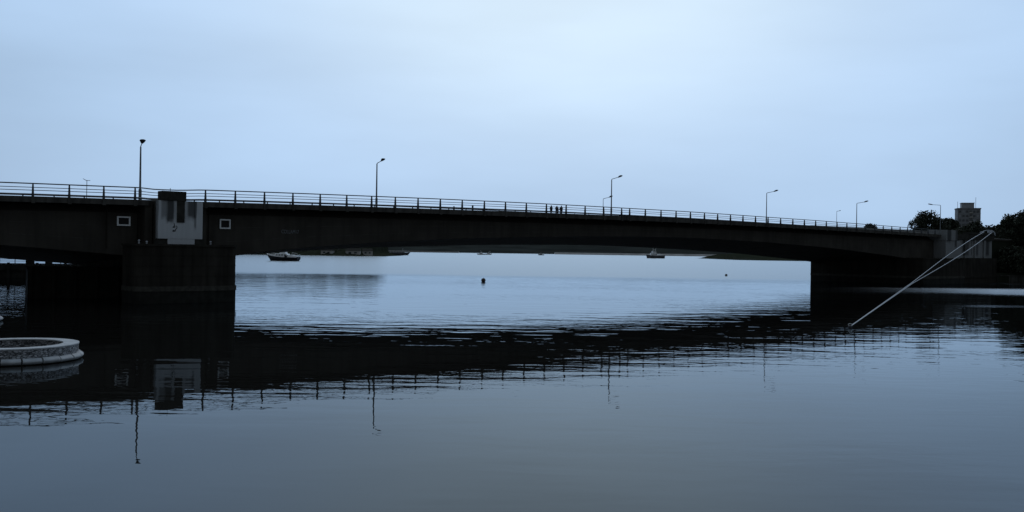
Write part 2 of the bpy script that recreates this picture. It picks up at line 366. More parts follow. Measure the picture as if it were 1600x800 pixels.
# right bank beyond the abutment
mb = MB()
pts = [bw(183, -1)[:2], (150, 206), (420, 190), (1500, 300), (1500, 880), (420, 880), (150, 330), (108, 285), bw(175, 30)[:2], bw(172, 24)[:2]]
mb.prism([(x, y) for x, y in pts], -2, 2.2)
tag(mb.build('right_bank', M['land']), kind='structure')

# ---------------------------------------------------------------- the bridge (local frame: x along, y away from us, z up)
bridge = empty('road_bridge', (A.x, A.y, 0), BRZ, 'long dark concrete road bridge arching low over the river between two piers', 'bridge')
zf = smooth_tab([(-90, 8.4), (-60, 9.0), (-17, 9.93), (-5, 10.07), (2.6, 10.16), (14, 10.34), (32, 10.56), (53, 10.77), (70, 10.9), (85, 10.92), (100, 10.86), (116, 10.74), (140, 10.48), (158, 10.26), (185, 9.95), (260, 9.2)])
zfb = lambda s: zf(s) - .5 - .12 * math.exp(-((s - 85) / 60) ** 2)
zr = smooth_tab([(-90, 9.6), (-60, 10.25), (-17, 11.17), (-4, 11.33), (2.6, 11.44), (14, 11.63), (32, 11.87), (53, 12.03), (80, 12.05), (116, 11.76), (141, 11.43), (158, 11.2), (185, 10.9)])
zb = smooth_tab([(-90, 4.5), (-80, 5.3), (-60, 6.4), (-45, 6.7), (-30, 6.4), (-16.4, 5.42), (-11, 5.05), (-5.5, 4.5), (2, 4.1), (6.8, 4.7), (8.9, 5.02), (12.7, 5.4), (16.8, 5.76), (21.8, 6.15), (34.9, 6.98), (57.2, 7.75), (70.4, 7.97), (79, 8.02), (85.4, 8.0), (102.5, 7.66), (122, 6.95), (145.3, 5.54), (150, 5.1), (156.4, 4.65), (166, 4.2)])
zbf = lambda s: zb(s) - 1.2 - .1 * math.sin(max(0, min(1, s / 150)) * math.pi)
W = 24.0
def rng(a, b, st):
    n = max(1, int(round((b - a) / st))); return [a + (b - a) * i / n for i in range(n + 1)]
# girders: webs set back under the deck overhang, soffit falls away from the near web
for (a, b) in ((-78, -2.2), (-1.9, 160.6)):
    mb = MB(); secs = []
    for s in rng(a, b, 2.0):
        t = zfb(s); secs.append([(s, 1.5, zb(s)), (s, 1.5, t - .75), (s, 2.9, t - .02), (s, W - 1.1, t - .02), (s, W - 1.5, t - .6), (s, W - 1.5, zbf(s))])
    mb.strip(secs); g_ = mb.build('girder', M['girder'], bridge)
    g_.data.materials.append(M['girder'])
# deck slab, carriageway, footways
mb = MB(); secs = []
for s in rng(-78, 200, 3):
    z = zf(s); secs.append([(s, .25, z - .4), (s, .25, z - .05), (s, 12, z + .22), (s, W - .25, z + .0), (s, W - .25, z - .4)])
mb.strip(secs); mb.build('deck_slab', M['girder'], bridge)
mb = MB(); secs = []
for s in rng(-78, 200, 3):
    z = zf(s); secs.append([(s, 2.9, z + .02), (s, 12, z + .226), (s, W - 2.9, z + .03), (s, W - 2.9, z + .08), (s, 12, z + .245), (s, 2.9, z + .04)])
mb.strip(secs); mb.build('carriageway', M['asphalt'], bridge)
for (p0, p1, dz0, dz1) in ((.3, 2.85, .06, .12), (W - 2.85, W - .3, .14, .10)):
    mb = MB(); secs = []
    for s in rng(-78, 200, 3):
        z = zf(s); secs.append([(s, p0, z - .06), (s, p0, z + dz0), (s, p1, z + dz1), (s, p1, z - .06)])
    mb.strip(secs); mb.build('footway', M['footway'], bridge)
# deck edge beams with a pilaster below each railing post
posts = [-77.2 + 3.35 * i for i in range(17)] + [-20.6, -17.3, -13.97, -10.77, -7.6, -4.6, 2.61, 5.88, 9.21, 12.59, 15.97, 19.39, 22.73, 26.02, 29.3, 32.63, 36.02, 39.58, 43.1, 46.7, 50.3, 53.96, 57.6, 61.3, 64.99, 66.68, 70.06, 73.55, 77.0, 80.4, 83.8, 87.1, 90.4, 93.7, 97.1, 100.6, 104.2, 107.8, 111.3, 114.8, 118.2, 121.7, 125.0, 128.3, 131.5, 134.8, 137.9, 141.1, 144.3, 147.2, 149.8, 152.8, 155.6, 158.5]
posts = [s for s in posts if s > -60]
def edge_beam(a, b, y0, y1, dz, withp):
    mb = MB(); secs = []
    for s in rng(a, b, 2.2):
        secs.append([(s, y0, zfb(s) + dz), (s, y0, zf(s) + dz), (s, y1, zf(s) + dz), (s, y1, zfb(s) + dz)])
    mb.strip(secs)
    if withp:
        for s in posts:
            if a < s < b: mb.box(s - .17, s + .17, y0 - .07, y0 + .02, zfb(s) - .1, zf(s) + .03)
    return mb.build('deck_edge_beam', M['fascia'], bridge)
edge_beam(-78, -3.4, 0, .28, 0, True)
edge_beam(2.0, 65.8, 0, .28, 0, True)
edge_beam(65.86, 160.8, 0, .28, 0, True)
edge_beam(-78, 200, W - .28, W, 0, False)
# piece of edge beam bending inwards to the left pylon
mb = MB(); secs = []
for k in range(8):
    a = k / 7; s = -3.4 + 1.3 * a; y = 1.9 * a * a
    secs.append([(s, y, zfb(-3.4)), (s, y, zf(s)), (s, y + .4, zf(s)), (s, y + .4, zfb(-3.4))])
mb.strip(secs); mb.build('deck_edge_beam', M['fascia'], bridge)

# railings: rails are one mesh, posts are its sub-parts
def rail_path(a, b, bend):
    pts = []
    for s in rng(a, b, .8 if bend else 3.0):
        y = .16
        if bend and s < 2.6:
            if s < -4.6: e = 0
            elif s < -1.4: e = (s + 4.6) / 3.2
            elif s < .4: e = 1
            else: e = 1 - (s - .4) / 2.2
            e = max(0, min(1, e)); e = e * e * (3 - 2 * e); y = .16 + 2.3 * e
        pts.append((s, y))
    return pts
def make_rails(a, b, yoff, dz, mirror=False):
    mb = MB()
    for (dh, r, kind) in ((0, .062, 0), (-.36, .036, 1), (-.63, .036, 1), (-1.03, .095, 2)):
        for (aa, bb) in ((a, b),):
            pth = rail_path(aa, bb, not mirror and a < 0)
            pts = [(s, (yoff - y) if mirror else y, zr(s) + dh + dz) for s, y in pth]
            mb.tube(pts, r, 6 if kind < 2 else 4, sx=1.1 if kind == 0 else 1.0)
    return mb.build('railing', M['steel'], bridge)
def post_mesh():
    mb = MB(); mb.taper(0, 0, 0, 1.27, .095, .13, .055, .06); mb.box(-.13, .13, -.15, .15, -.01, .05); return mb
rail_near = make_rails(-62, 160.6, 0, 0)
pm = post_mesh().build('post', M['steel'], rail_near); pm.location = (posts[0], .16, zf(posts[0]))
def put_post(s, y, z, k, par):
    o = pm.copy(); COL.objects.link(o); o.parent = par; o.location = (s, y, z); o.scale = (1, 1, k); return o
for s in posts[1:]: put_post(s, .16, zf(s), (zr(s) - zf(s)) / 1.27, rail_near)
rail_far = make_rails(-62, 200, W, 0, True)
fposts = rng(-60, 199, 3.35)
vis = [s for s in fposts if s > 96][:38]
for s in vis: put_post(s, W - .16, zf(s), (zr(s) - zf(s)) / 1.27, rail_far)
mb = MB()
for s in fposts:
    if s not in vis: mb.taper(s, W - .16, zf(s), zf(s) + 1.27, .095, .13, .055, .06)
tag(mb.build('far_railing_posts', M['steel'], rail_far), kind='stuff')

# pier under the left end of the main span
def rounded_outline(s0, s1, p0, p1, bulge, r=.5):
    pts = []
    n = 20
    for i in range(n + 1):
        t = i / n; s = s0 + (s1 - s0) * t
        pts.append((s, p0 - bulge * (1 - (2 * t - 1) ** 2)))
    pts[0] = (s0, p0 + r); pts.insert(1, (s0 + r * .35, p0 + r * .25)); pts[-1] = (s1, p0 + r); pts.insert(-1, (s1 - r * .35, p0 + r * .25))
    return pts + [(s1, p1), (s0, p1)]
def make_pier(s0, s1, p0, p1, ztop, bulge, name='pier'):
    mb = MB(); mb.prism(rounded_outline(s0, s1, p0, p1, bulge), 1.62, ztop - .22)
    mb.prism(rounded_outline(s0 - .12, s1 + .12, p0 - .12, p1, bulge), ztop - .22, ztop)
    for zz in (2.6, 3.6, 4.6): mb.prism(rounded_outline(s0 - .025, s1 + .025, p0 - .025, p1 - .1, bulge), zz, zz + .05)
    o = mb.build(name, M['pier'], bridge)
    mb = MB(); mb.prism(rounded_outline(s0 - .09, s1 + .09, p0 - .09, p1 - .02, bulge), 1.15, 1.62)
    mb.build('tide_ledge', M['ledge'], o)
    mb = MB(); mb.prism(rounded_outline(s0 - .03, s1 + .03, p0 - .03, p1 - .04, bulge), -3.4, 1.15)
    mb.build('wet_base', M['wet'], o)
    return o
pier1 = make_pier(-6.1, 4.15, -4.6, -1.0, 5.72, .6)
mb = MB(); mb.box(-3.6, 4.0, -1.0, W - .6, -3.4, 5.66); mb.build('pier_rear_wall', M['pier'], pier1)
pier2 = make_pier(149.2, 167, -2.2, W - .5, 5.32, .35)
# pylon on the left pier
mb = MB(); mb.box(-2.7, 1.75, -.72, 3.2, 5.67, 10.05); mb.build('pylon_core', M['girder'], bridge)
mb = MB(); mb.box(-2.84, 1.88, -1, -.73, 6.28, 10.12)
mb.prism([(-1.69, -.98), (1.07, -.98), (1.07, -.75), (-1.69, -.75)], 5.725, 6.275)
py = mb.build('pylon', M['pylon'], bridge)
for a_, b_ in ((-3.0, -1.72), (1.10, 2.15)): mb = MB(); mb.box(a_, b_, -.9, -.75, 5.73, 6.26); mb.build('bearing_block', M['cap'], bridge)
mb = MB(); mb.box(-2.35, .12, -1.12, .2, 10.125, 11.08); mb.build('pylon_cap', M['cap'], py, bevel=.04)
mb = MB(); mb.tube([(-1.25, -.3, 11.05), (-1.25, -.3, 11.42)], .03, 6); mb.build('rod', M['steel'], py)
mb = MB(); mb.box(-.80, -.02, -1.06, -.9, 7.93, 10.12); mb.build('recess_panel', M['cap'], py)
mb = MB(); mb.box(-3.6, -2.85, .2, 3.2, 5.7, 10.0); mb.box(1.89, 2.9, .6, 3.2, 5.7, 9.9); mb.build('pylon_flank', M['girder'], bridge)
# spray-paint scrawl on the pylon
mb = MB()
def stroke(pts, w, y):
    for (a, b), (c, d) in zip(pts, pts[1:]):
        v = Vector((c - a, d - b)); n_ = Vector((-v.y, v.x)).normalized() * w / 2
        mb.add([(a + n_.x, y, b + n_.y), (a - n_.x, y, b - n_.y), (c - n_.x, y, d - n_.y), (c + n_.x, y, d + n_.y),
                (a + n_.x, y + .02, b + n_.y), (a - n_.x, y + .02, b - n_.y), (c - n_.x, y + .02, d - n_.y), (c + n_.x, y + .02, d + n_.y)],
               [(0, 1, 2, 3), (7, 6, 5, 4), (0, 4, 5, 1), (1, 5, 6, 2), (2, 6, 7, 3), (3, 7, 4, 0)])
stroke([(-1.08, 7.85), (-1.02, 7.62), (-1.2, 7.42), (-.98, 7.44), (-1.02, 7.62)], .07, -1.016)
stroke([(-.83, 7.6), (-.76, 7.42), (-.9, 7.22), (-1.0, 7.05), (-1.2, 7.0), (-1.16, 7.16), (-.95, 7.02), (-.93, 7.25)], .07, -1.016)
mb.build('scrawl', M['black'], py)
# framed access hatches
def hatch(s0, s1, z0, z1):
    fr = MB(); y0, y1 = 1.36, 1.52; w = .14
    fr.box(s0, s1, y0, y1, z1 - w, z1); fr.box(s0, s1, y0, y1, z0, z0 + w); fr.box(s0, s0 + w, y0, y1, z0 + w, z1 - w); fr.box(s1 - w, s1, y0, y1, z0 + w, z1 - w)
    o = fr.build('hatch_frame', M['frame'], bridge)
    h = MB(); h.box(s0 + w, s1 - w, 1.46, 1.52, z0 + w, z1 - w); h.build('hatch_door', M['hole'], o)
hatch(-5.92, -4.62, 7.50, 8.44); hatch(4.72, 5.92, 7.46, 8.5)
# little lamps on the pier top, downpipes, formwork joints
for (s, z1) in ((-5.24, 6.12), (-4.5, 6.0), (1.9, 6.1)):
    mb = MB(); mb.box(s - .07, s + .07, -3.16, -3.04, 5.7, z1 - .1); mb.taper(s, -3.1, z1 - .1, z1, .10, .09, .05, .05); mb.build('navigation_light', M['towerlight'], bridge)
for s in (-6.9, -3.9, 3.5): mb = MB(); mb.tube([(s, 1.4, 5.2), (s, 1.4, 9.1)], .05, 6); mb.build('downpipe', M['pier'], bridge)
mb = MB()
for s0_, s1_ in ((-60, -8), (4.2, 148)):
    for fr_ in (.33, .66):
        secs = []
        for s in rng(s0_, s1_, 3):
            z = zb(s) + (zfb(s) - .62 - zb(s)) * fr_; secs.append([(s, 1.485, z - .02), (s, 1.485, z + .02), (s, 1.51, z + .02), (s, 1.51, z - .02)])
        mb.strip(secs)
mb.build('board_mark', M['fascia'], bridge)
# faded painted lettering on the main girder
fc = bpy.data.curves.new('lettering', 'FONT'); fc.body = 'COLLAM17'; fc.size = .62; fc.extrude = .008
fo = bpy.data.objects.new('tmp', fc); COL.objects.link(fo); dg = bpy.context.evaluated_depsgraph_get()
me = bpy.data.meshes.new_from_object(fo.evaluated_get(dg)); bpy.data.objects.remove(fo)
lo = bpy.data.objects.new('painted_lettering', me); COL.objects.link(lo); me.materials.clear(); me.materials.append(M['graf'])
lo.parent = bridge; wd = max(v.co.x for v in me.vertices); lo.scale = (2.15 / wd, .95, 1); lo.location = (11.9, 1.485, 7.14); lo.rotation_euler = (R(90), 0, 0)
# right-hand pylon and abutment walls
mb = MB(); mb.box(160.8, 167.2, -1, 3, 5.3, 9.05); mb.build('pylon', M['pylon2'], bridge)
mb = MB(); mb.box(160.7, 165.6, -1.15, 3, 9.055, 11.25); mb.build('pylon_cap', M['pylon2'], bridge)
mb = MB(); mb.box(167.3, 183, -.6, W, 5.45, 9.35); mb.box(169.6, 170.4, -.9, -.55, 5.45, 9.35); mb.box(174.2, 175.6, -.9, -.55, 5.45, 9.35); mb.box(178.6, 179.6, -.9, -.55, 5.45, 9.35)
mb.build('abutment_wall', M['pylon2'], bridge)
mb = MB(); mb.box(165.7, 183.2, -1.0, .2, 9.36, 10.55); mb.box(171, 183.4, -1.1, .3, 10.56, 11.0); mb.build('abutment_parapet', M['cap'], bridge)
mb = MB(); mb.box(167.25, 183, -1.7, W - 1, 1.45, 5.44); mb.box(167.25, 183.2, -1.85, W - 1, 1.2, 1.449)
mb.box(167.25, 183, -1.7, W - 1, -3.4, 1.199); mb.build('abutment_base', M['pier'], bridge)
mb = MB(); mb.box(150, 215, W - .1, W + .25, 9.6, 12.05); mb.box(150, 215, W - .2, W + .35, 12.055, 12.2); mb.build('approach_parapet', M['footway'], bridge)
mb = MB(); mb.box(183.1, 215, .5, W - .1, 2, 9.6); mb.build('approach_embankment', M['land'], bridge)

# low quay wall carrying on to the right edge
mb = MB(); q0 = Vector(bw(183.3, -1.2)[:2]); q1 = Vector((150, 204.5)); d_ = (q1 - q0); L_ = d_.length
mb.box(0, L_, 0, 1.2, -3, 1.5); mb.box(0, L_, -.12, 1.3, 1.505, 1.75)
for i in range(8): mb.box(i * 5 + .5, i * 5 + .8, -.2, .01, -3, 1.45)
qw = mb.build('quay_wall', M['abut']); qw.location = (q0.x, q0.y, 0); qw.rotation_euler = (0, 0, math.atan2(d_.y, d_.x))
tag(qw, 'low dark quay wall at the water right of the abutment, below the big trees', 'quay wall')

# ---------------------------------------------------------------- street lamps
def lamp(name, s, p, ztop, arm, label, direction, group, rad=.075, head=1.0):
    base = zf(s) + (.06 if p < 5 else .33)
    x, y, _ = bw(s, p); t = empty(name, (x, y, base), 0, label, 'street lamp', group); H = ztop - base
    d = Vector(direction).normalized(); v = Vector((d.x, d.y, 0))
    mb = MB(); mb.tube([(0, 0, 0), (0, 0, 1.1)], rad * 1.6, 10); mb.tube([(0, 0, 1.1), (0, 0, H)], [rad * 1.1, rad * .75], 10)
    mb.build('pole', M['pole'], t)
    a1 = v * (arm - .8) + Vector((0, 0, H + .12 * (arm - .8)))
    mb = MB(); mb.tube([(0, 0, H - .04), v * .1 + Vector((0, 0, H + .06)), a1], [.05, .045, .04], 8); mb.build('arm', M['pole'], t)
    # cobra head
    mb = MB(); q = Vector((0, 0, 0)); ang_ = math.atan2(v.y, v.x); secs = []
    for k, (l, w_, h_) in enumerate(((-.05, .05, .05), (.12, .10, .08), (.4, .17, .12), (.76, .25, .11), (.92, .20, .06))):
        l *= head; sec = []
        for i in range(10):
            b_ = 2 * math.pi * i / 10; sec.append((l, w_ * head * math.cos(b_), h_ * head * math.sin(b_) + .20 * l))
        secs.append(sec)
    mb.strip(secs); h = mb.build('lamp_head', M['steel'], t, smooth=True); h.location = a1; h.rotation_euler = (0, 0, ang_)
    mb = MB(); mb.ball((.5 * head, 0, .04), .11 * head, 10, 6, .5); l = mb.build('lens', M['glass'], h)
    return t
TO = (.423, -.906); gN = 'street lamps along the near railing'; gF = 'street lamps along the far side of the bridge'
lamp('street_lamp', -3.7, 1.4, 15.55, 2.5, 'leftmost tall street lamp, head turned towards us, beside the left pylon', TO, gN, .1, 1.2)
lamp('street_lamp', 24.15, 1.4, 15.75, 2.5, 'tall street lamp second from left, standing over the moored motor yacht side of the span', TO, gN, .09)
lamp('street_lamp', 64.1, 1.4, 16.2, 2.6, 'tallest looking lamp at mid span, just right of the three people', TO, gN, .085)
lamp('street_lamp', 101.85, 1.4, 16.05, 2.6, 'tall street lamp fourth from left, alone over the right half of the span', TO, gN)
lamp('street_lamp', 130.4, 1.4, 15.5, 2.6, 'tall street lamp fifth from left, just left of the small tree behind the railing', TO, gN)
lamp('street_lamp', 163.2, 1.4, 16.5, 2.4, 'rightmost street lamp with its arm pointing left, between two dark tree crowns', (-.75, .66), gN)
lamp('street_lamp', 83.4, 22.4, 14.9, 2.8, 'shorter street lamp close behind the mid span lamp, across the road', TO, gF, .055)
lamp('street_lamp', 157.5, 22.4, 15.5, 1.4, 'thin distant street lamp with a stub arm, across the road', TO, gF, .05, .6)
x, y, _ = bw(-3.2, 21.5)
t = empty('slim_mast', (x, y, zf(-3) + .3), 0, 'very thin mast with a small T-shaped top, behind the railing at the far left', 'mast')
mb = MB(); mb.tube([(0, 0, 0), (0, 0, 2.78)], [.045, .035], 6); mb.build('pole', M['pole'], t)
mb = MB(); mb.tube([(-.5, .1, 2.95), (-.05, 0, 2.72), (.4, 0, 2.74)], [.03, .035, .03], 6); mb.build('crossarm', M['pole'], t)
for s, h, lb in ((43.0, .85, 'shorter dark bollard behind the railing left of mid span'), (46.3, 1.1, 'taller dark bollard behind the railing left of mid span')):
    mb = MB(); mb.tube([(0, 0, 0), (0, 0, h - .12), (0, 0, h)], [.14, .13, .06], 10); x, y, _ = bw(s, 11.5)
    o = mb.build('bollard', M['steel']); o.location = (x, y, zf(s) + .2); tag(o, lb, 'bollard', 'bollards on the bridge')

# ---------------------------------------------------------------- people on the bridge
def person(s, p, z, rz, kind, label, h=1.75):
    k = h / 1.75
    sk = {}
    V = []; Rr = []; E_ = []
    def v(n, x, y, z_, r, par=None):
        sk[n] = len(V); V.append((x * k, y * k, z_ * k)); Rr.append(r * k * (1.8 if .04 <= r and z_ < 1.45 else 1))
        if par is not None: E_.append((sk[par], sk[n]))
    v('pel', 0, 0, .95, .15); v('bel', 0, .0, 1.10, .135, 'pel'); v('che', 0, .01, 1.30, .165, 'bel'); v('nk0', 0, 0, 1.45, .09, 'che')
    v('nk', 0, .01, 1.51, .055, 'nk0'); v('hd', 0, .03, 1.61, .095, 'nk'); v('tp', 0, .02, 1.68, .08, 'hd')
    for sd, x in (('l', -1), ('r', 1)):
        st = .09 if kind == 0 else .12
        v('hip' + sd, x * .10, 0, .88, .10, 'pel'); fy = .10 * x * (1 if kind != 1 else -1)
        v('kn' + sd, x * st, fy * .7 + .03, .48, .062, 'hip' + sd); v('an' + sd, x * (st + .01), fy, .09, .043, 'kn' + sd)
        v('to' + sd, x * (st + .03), fy + .17, .035, .035, 'an' + sd)
        v('sh' + sd, x * .19, 0, 1.42, .065, 'nk0')
        if kind == 0 and x > 0:   # arm stretched out, pointing
            a = [(.45, .10, 1.46), (.68, .16, 1.40)]
        elif kind == 1 and x > 0: # hand raised to hold a camera
            a = [(.30, .16, 1.22), (.14, .34, 1.42)]
        elif kind == 2:           # arms folded on the rail
            a = [(x * .28, .14, 1.18), (x * .12, .34, 1.14)]
        else:
            a = [(x * .26, -.03, 1.14), (x * .27, .06, .90)]
        v('el' + sd, *a[0], .043, 'sh' + sd); v('wr' + sd, *a[1], .030, 'el' + sd)
        e = Vector(a[1]) - Vector(a[0]); e.normalize(); q = Vector(a[1]) + e * .07
        v('pm' + sd, q.x, q.y, q.z, .033, 'wr' + sd)
        side = e.cross(Vector((0, 1, 0)) if abs(e.y) < .8 else Vector((0, 0, 1))).normalized()
        for fi in range(4):
            off = side * (fi - 1.5) * .021; ln = (.075, .085, .08, .06)[fi]
            b_ = q + off * 1.0 + e * .03; v('f%s%da' % (sd, fi), *b_, .011, 'pm' + sd)
            c_ = b_ + e * ln * .5 - Vector((0, 0, .004)); v('f%s%db' % (sd, fi), *c_, .0095, 'f%s%da' % (sd, fi))
            d2 = c_ + e * ln * .4 - Vector((0, 0, .016)); v('f%s%dc' % (sd, fi), *d2, .008, 'f%s%db' % (sd, fi))
        th = q - side * .05 + e * .0; v('t%sa' % sd, *th, .012, 'pm' + sd); th2 = th + e * .045 - side * .01; v('t%sb' % sd, *th2, .010, 't%sa' % sd)
    me = bpy.data.meshes.new('person'); me.from_pydata(V, E_, []); o = bpy.data.objects.new('person', me); COL.objects.link(o)
    m1 = o.modifiers.new('s', 'SKIN'); m1.use_smooth_shade = True
    for i, sv in enumerate(me.skin_vertices[0].data): sv.radius = (Rr[i], Rr[i] * (.8 if i in (0, 1, 2) else 1)); sv.use_root = (i == 0)
    m2 = o.modifiers.new('u', 'SUBSURF'); m2.levels = 1; m2.render_levels = 1
    dg = bpy.context.evaluated_depsgraph_get(); ev = bpy.data.meshes.new_from_object(o.evaluated_get(dg)); bpy.data.objects.remove(o)
    for q in (M['skin'], M['cloth_a'] if kind != 1 else M['cloth_b'], M['denim'], M['hair']): ev.materials.append(q)
    # face: push a nose out of the front of the head
    for vv in ev.vertices:
        c = vv.co / k
        if c.z > 1.57 and c.z < 1.63 and abs(c.x) < .02 and c.y > .08: vv.co.y += .022
    wr = [Vector(V[sk['wr' + q]]) for q in 'lr']; pmv = [Vector(V[sk['pm' + q]]) for q in 'lr']
    for pl in ev.polygons:
        c = pl.center; z_ = c.z / k; pl.use_smooth = True
        if any((c - pmv[i]).length < .12 * k and (c - pmv[i]).length < (c - wr[i]).length + .03 for i in (0, 1)): pl.material_index = 0
        elif z_ > 1.49: pl.material_index = 0
        elif z_ < .12: pl.material_index = 1
        elif z_ < .95 and abs(c.x) < .24 * k: pl.material_index = 2
        else: pl.material_index = 1
    o = bpy.data.objects.new('person', ev); COL.objects.link(o)
    x, y, _ = bw(s, p); o.location = (x, y, z); o.rotation_euler = (0, 0, rz); tag(o, label, 'person', 'people on the bridge')
    hb = MB(); hb.ball((0, .0, 1.655 * k), .115 * k, 14, 9, 1.05)
    hb.v = [(x_, y_ - (.02 if z2 < 1.66 * k else 0) if y_ < .05 * k else .05 * k + (y_ - .05 * k) * .2, z2) for x_, y_, z2 in hb.v]
    hr = hb.build('hair', M['hair'], o, smooth=True)
    if kind == 1:
        hb = MB(); hb.ball((0, -.07 * k, 1.52 * k), .075 * k, 10, 8, 1.8); hb.build('ponytail', M['hair'], o, smooth=True)
    return o
for (s, kind, rz, lb, h) in ((64.5, 0, BRZ + .35, 'left person of the three on the bridge, dark clothes, arm stretched out to the right', 1.74),
                             (65.7, 1, BRZ + 2.7, 'middle person of the three on the bridge, a hand raised to the face', 1.70),
                             (66.65, 2, BRZ + .1, 'right person of the three on the bridge, standing dark and upright with folded arms', 1.76)):
    person(s, 15.0, zf(s) + .205, rz, kind, lb, h)

# ---------------------------------------------------------------- boats
def hull(mb, Lh, B, zbow, zmid, zstern, rake=.12, n=22, z_in=0.0):
    secs = []
    for i in range(n + 1):
        t = i / n; x = -Lh / 2 + Lh * t
        w = B / 2 * (1 - max(0, (t - .45) / .55) ** 2.2) * (1 - .22 * max(0, (.25 - t) / .25) ** 1.6); w = max(w, .03)
        zt = zmid + (zbow - zmid) * max(0, (t - .4) / .6) ** 1.8 + (zstern - zmid) * max(0, (.4 - t) / .4) ** 1.6
        xk = x - rake * Lh * max(0, (t - .75) / .25) ** 1.2 * .5
        xb = x - rake * Lh * max(0, (t - .75) / .25) ** 1.2
        if t < .15: xb += Lh * .05 * (1 - t / .15)
        secs.append([(x, -w, zt), (xk, -w * .86, zt * .45), (xb, -w * .5, -.35), (xb, 0, -.5), (xb, w * .5, -.35), (xk, w * .86, zt * .45), (x, w, zt), (x, 0, zt - .08)])
    mb.strip(secs)
    return lambda t: zmid + (zbow - zmid) * max(0, (t - .4) / .6) ** 1.8 + (zstern - zmid) * max(0, (.4 - t) / .4) ** 1.6
def rails_on(mb, Lh, B, zt, t0, t1, h=.8, n=8):
    for sd in (-1, 1):
        top = []
        for i in range(n + 1):
            t = t0 + (t1 - t0) * i / n; x = -Lh / 2 + Lh * t
            w = B / 2 * (1 - max(0, (t - .45) / .55) ** 2.2) * .93; p = (x, sd * w, zt(t)); top.append((x, sd * w, zt(t) + h)); mb.tube([p, top[-1]], .03, 5)
        mb.tube(top, .035, 5)
# motor yacht under the left end of the span; bow to the left
t = empty('motor_yacht', (-98.2, 411, 0), math.pi + R(-12) + R(0), 'black hulled motor yacht with white cabin, bow to the left, beside the left pier', 'yacht')
mb = MB(); zt = hull(mb, 15.2, 4.3, 3.1, 2.0, 1.85, .16); mb.build('hull', M['navy'], t, smooth=False)
mb = MB()
for sd in (-1, 1):
    secs = []
    for i in range(19):
        q = .02 + .95 * i / 18; x = -7.6 + 15.2 * q; w = 2.15 * (1 - max(0, (q - .45) / .55) ** 2.2) * (1 - .22 * max(0, (.25 - q) / .25) ** 1.6) + .04
        secs.append([(x, sd * w, zt(q) - .42), (x, sd * (w + .03), zt(q) + .06), (x, sd * (w - .25), zt(q) + .07), (x, sd * (w - .25), zt(q) - .3)])
    mb.strip(secs)
mb.build('bulwark', M['white'], t)
mb = MB(); mb.taper(.3, 0, 1.75, 3.05, 3.3, 1.55, 2.7, 1.35, -.2); mb.taper(-3.9, 0, 1.75, 2.6, 1.6, 1.5, 1.4, 1.4)
cab = mb.build('cabin', M['white'], t, bevel=.06)
mb = MB(); mb.taper(-.4, 0, 3.06, 3.85, 1.5, 1.2, 1.1, 1.0, -.1); mb.box(-1.9, .8, -1.25, 1.25, 3.86, 3.96); mb.build('wheelhouse', M['white'], cab, bevel=.04)
mb = MB()
for k in range(4):
    for sd in (-1, 1): mb.box(-2.2 + k * 1.25, -1.3 + k * 1.25, sd * 1.50 - .03, sd * 1.50 + .03, 2.3, 2.75)
mb.taper(2.98, 0, 2.3, 2.85, .03, 1.2, .03, 1.1); mb.build('cabin_window', M['glass'], cab)
mb = MB(); mb.tube([(-.5, 0, 3.9), (-.6, 0, 5.8)], .05, 6); mb.tube([(-1.1, 0, 5.1), (0, 0, 5.1)], .03, 5); mb.ball((-.3, 0, 4.15), .25, 10, 6); mb.build('mast', M['white'], t)
mb = MB(); rails_on(mb, 15.2, 4.3, zt, .55, .97); mb.tube([(-7.3, -1.7, 1.8), (-7.3, -1.7, 2.8), (-7.3, 1.7, 2.8), (-7.3, 1.7, 1.8)], .035, 5); mb.build('guard_rail', M['frame'], t)
mb = MB(); mb.box(-3.1, -1.9, -2.24, 2.24, 1.6, 2.35); mb.build('fender_board', M['navy'], t)
mb = MB(); mb.tube([(-4.2, 0, 2.6), (-4.4, 0, 3.5), (-6.9, 0, 3.2)], .06, 6); mb.taper(-5.5, 0, 1.8, 2.4, 1.1, .75, .9, .45); mb.build('tender', M['white'], t)
# work boat near the right end of the water
t = empty('work_boat', (156.5, 1048, 0), math.pi + R(5), 'large pale work boat with a tall wheelhouse and masts, moored right of mid span', 'boat')
mb = MB(); zt = hull(mb, 20.5, 6, 4.0, 3.0, 3.2, .05); mb.build('hull', M['greyhull'], t)
mb = MB(); 
for sd in (-1, 1): mb.box(-10, 6.5, sd * 3.03 - .08, sd * 3.03 + .08, .2, .9)
mb.box(-10.15, -9.9, -2.7, 2.7, .2, .9); mb.build('rubbing_strake', M['navy'], t)
mb = MB(); mb.taper(1.8, 0, 2.9, 5.6, 3.9, 2.3, 3.5, 2.1); mb.taper(1.6, 0, 5.6, 7.9, 2.3, 1.9, 1.9, 1.6); mb.taper(-5.2, 0, 3.0, 4.4, 2.6, 2, 2.4, 1.9)
sp = mb.build('superstructure', M['white'], t, bevel=.08)
mb = MB()
for sd in (-1, 1):
    for k in range(3): mb.box(.1 + k * 1.2, 1.0 + k * 1.2, sd * 1.82 - .05, sd * 1.82 + .05, 6.6, 7.4)
    for k in range(4): mb.box(-1.3 + k * 1.7, -.3 + k * 1.7, sd * 2.25 - .05, sd * 2.25 + .05, 4.1, 4.9)
mb.build('cabin_window', M['glass'], sp)
mb = MB(); mb.tube([(2.6, 0, 7.8), (2.6, 0, 11.6)], .13, 6); mb.tube([(-.4, 0, 7.8), (-.4, 0, 11.0)], .12, 6); mb.tube([(2.6, 0, 9.6), (-.4, 0, 9.6)], .08, 5); mb.build('mast', M['white'], t)
mb = MB(); mb.tube([(-7, 0, 3), (-7, 0, 6.4), (-4, 0, 5.2)], .15, 6); mb.build('derrick', M['steel'], t)
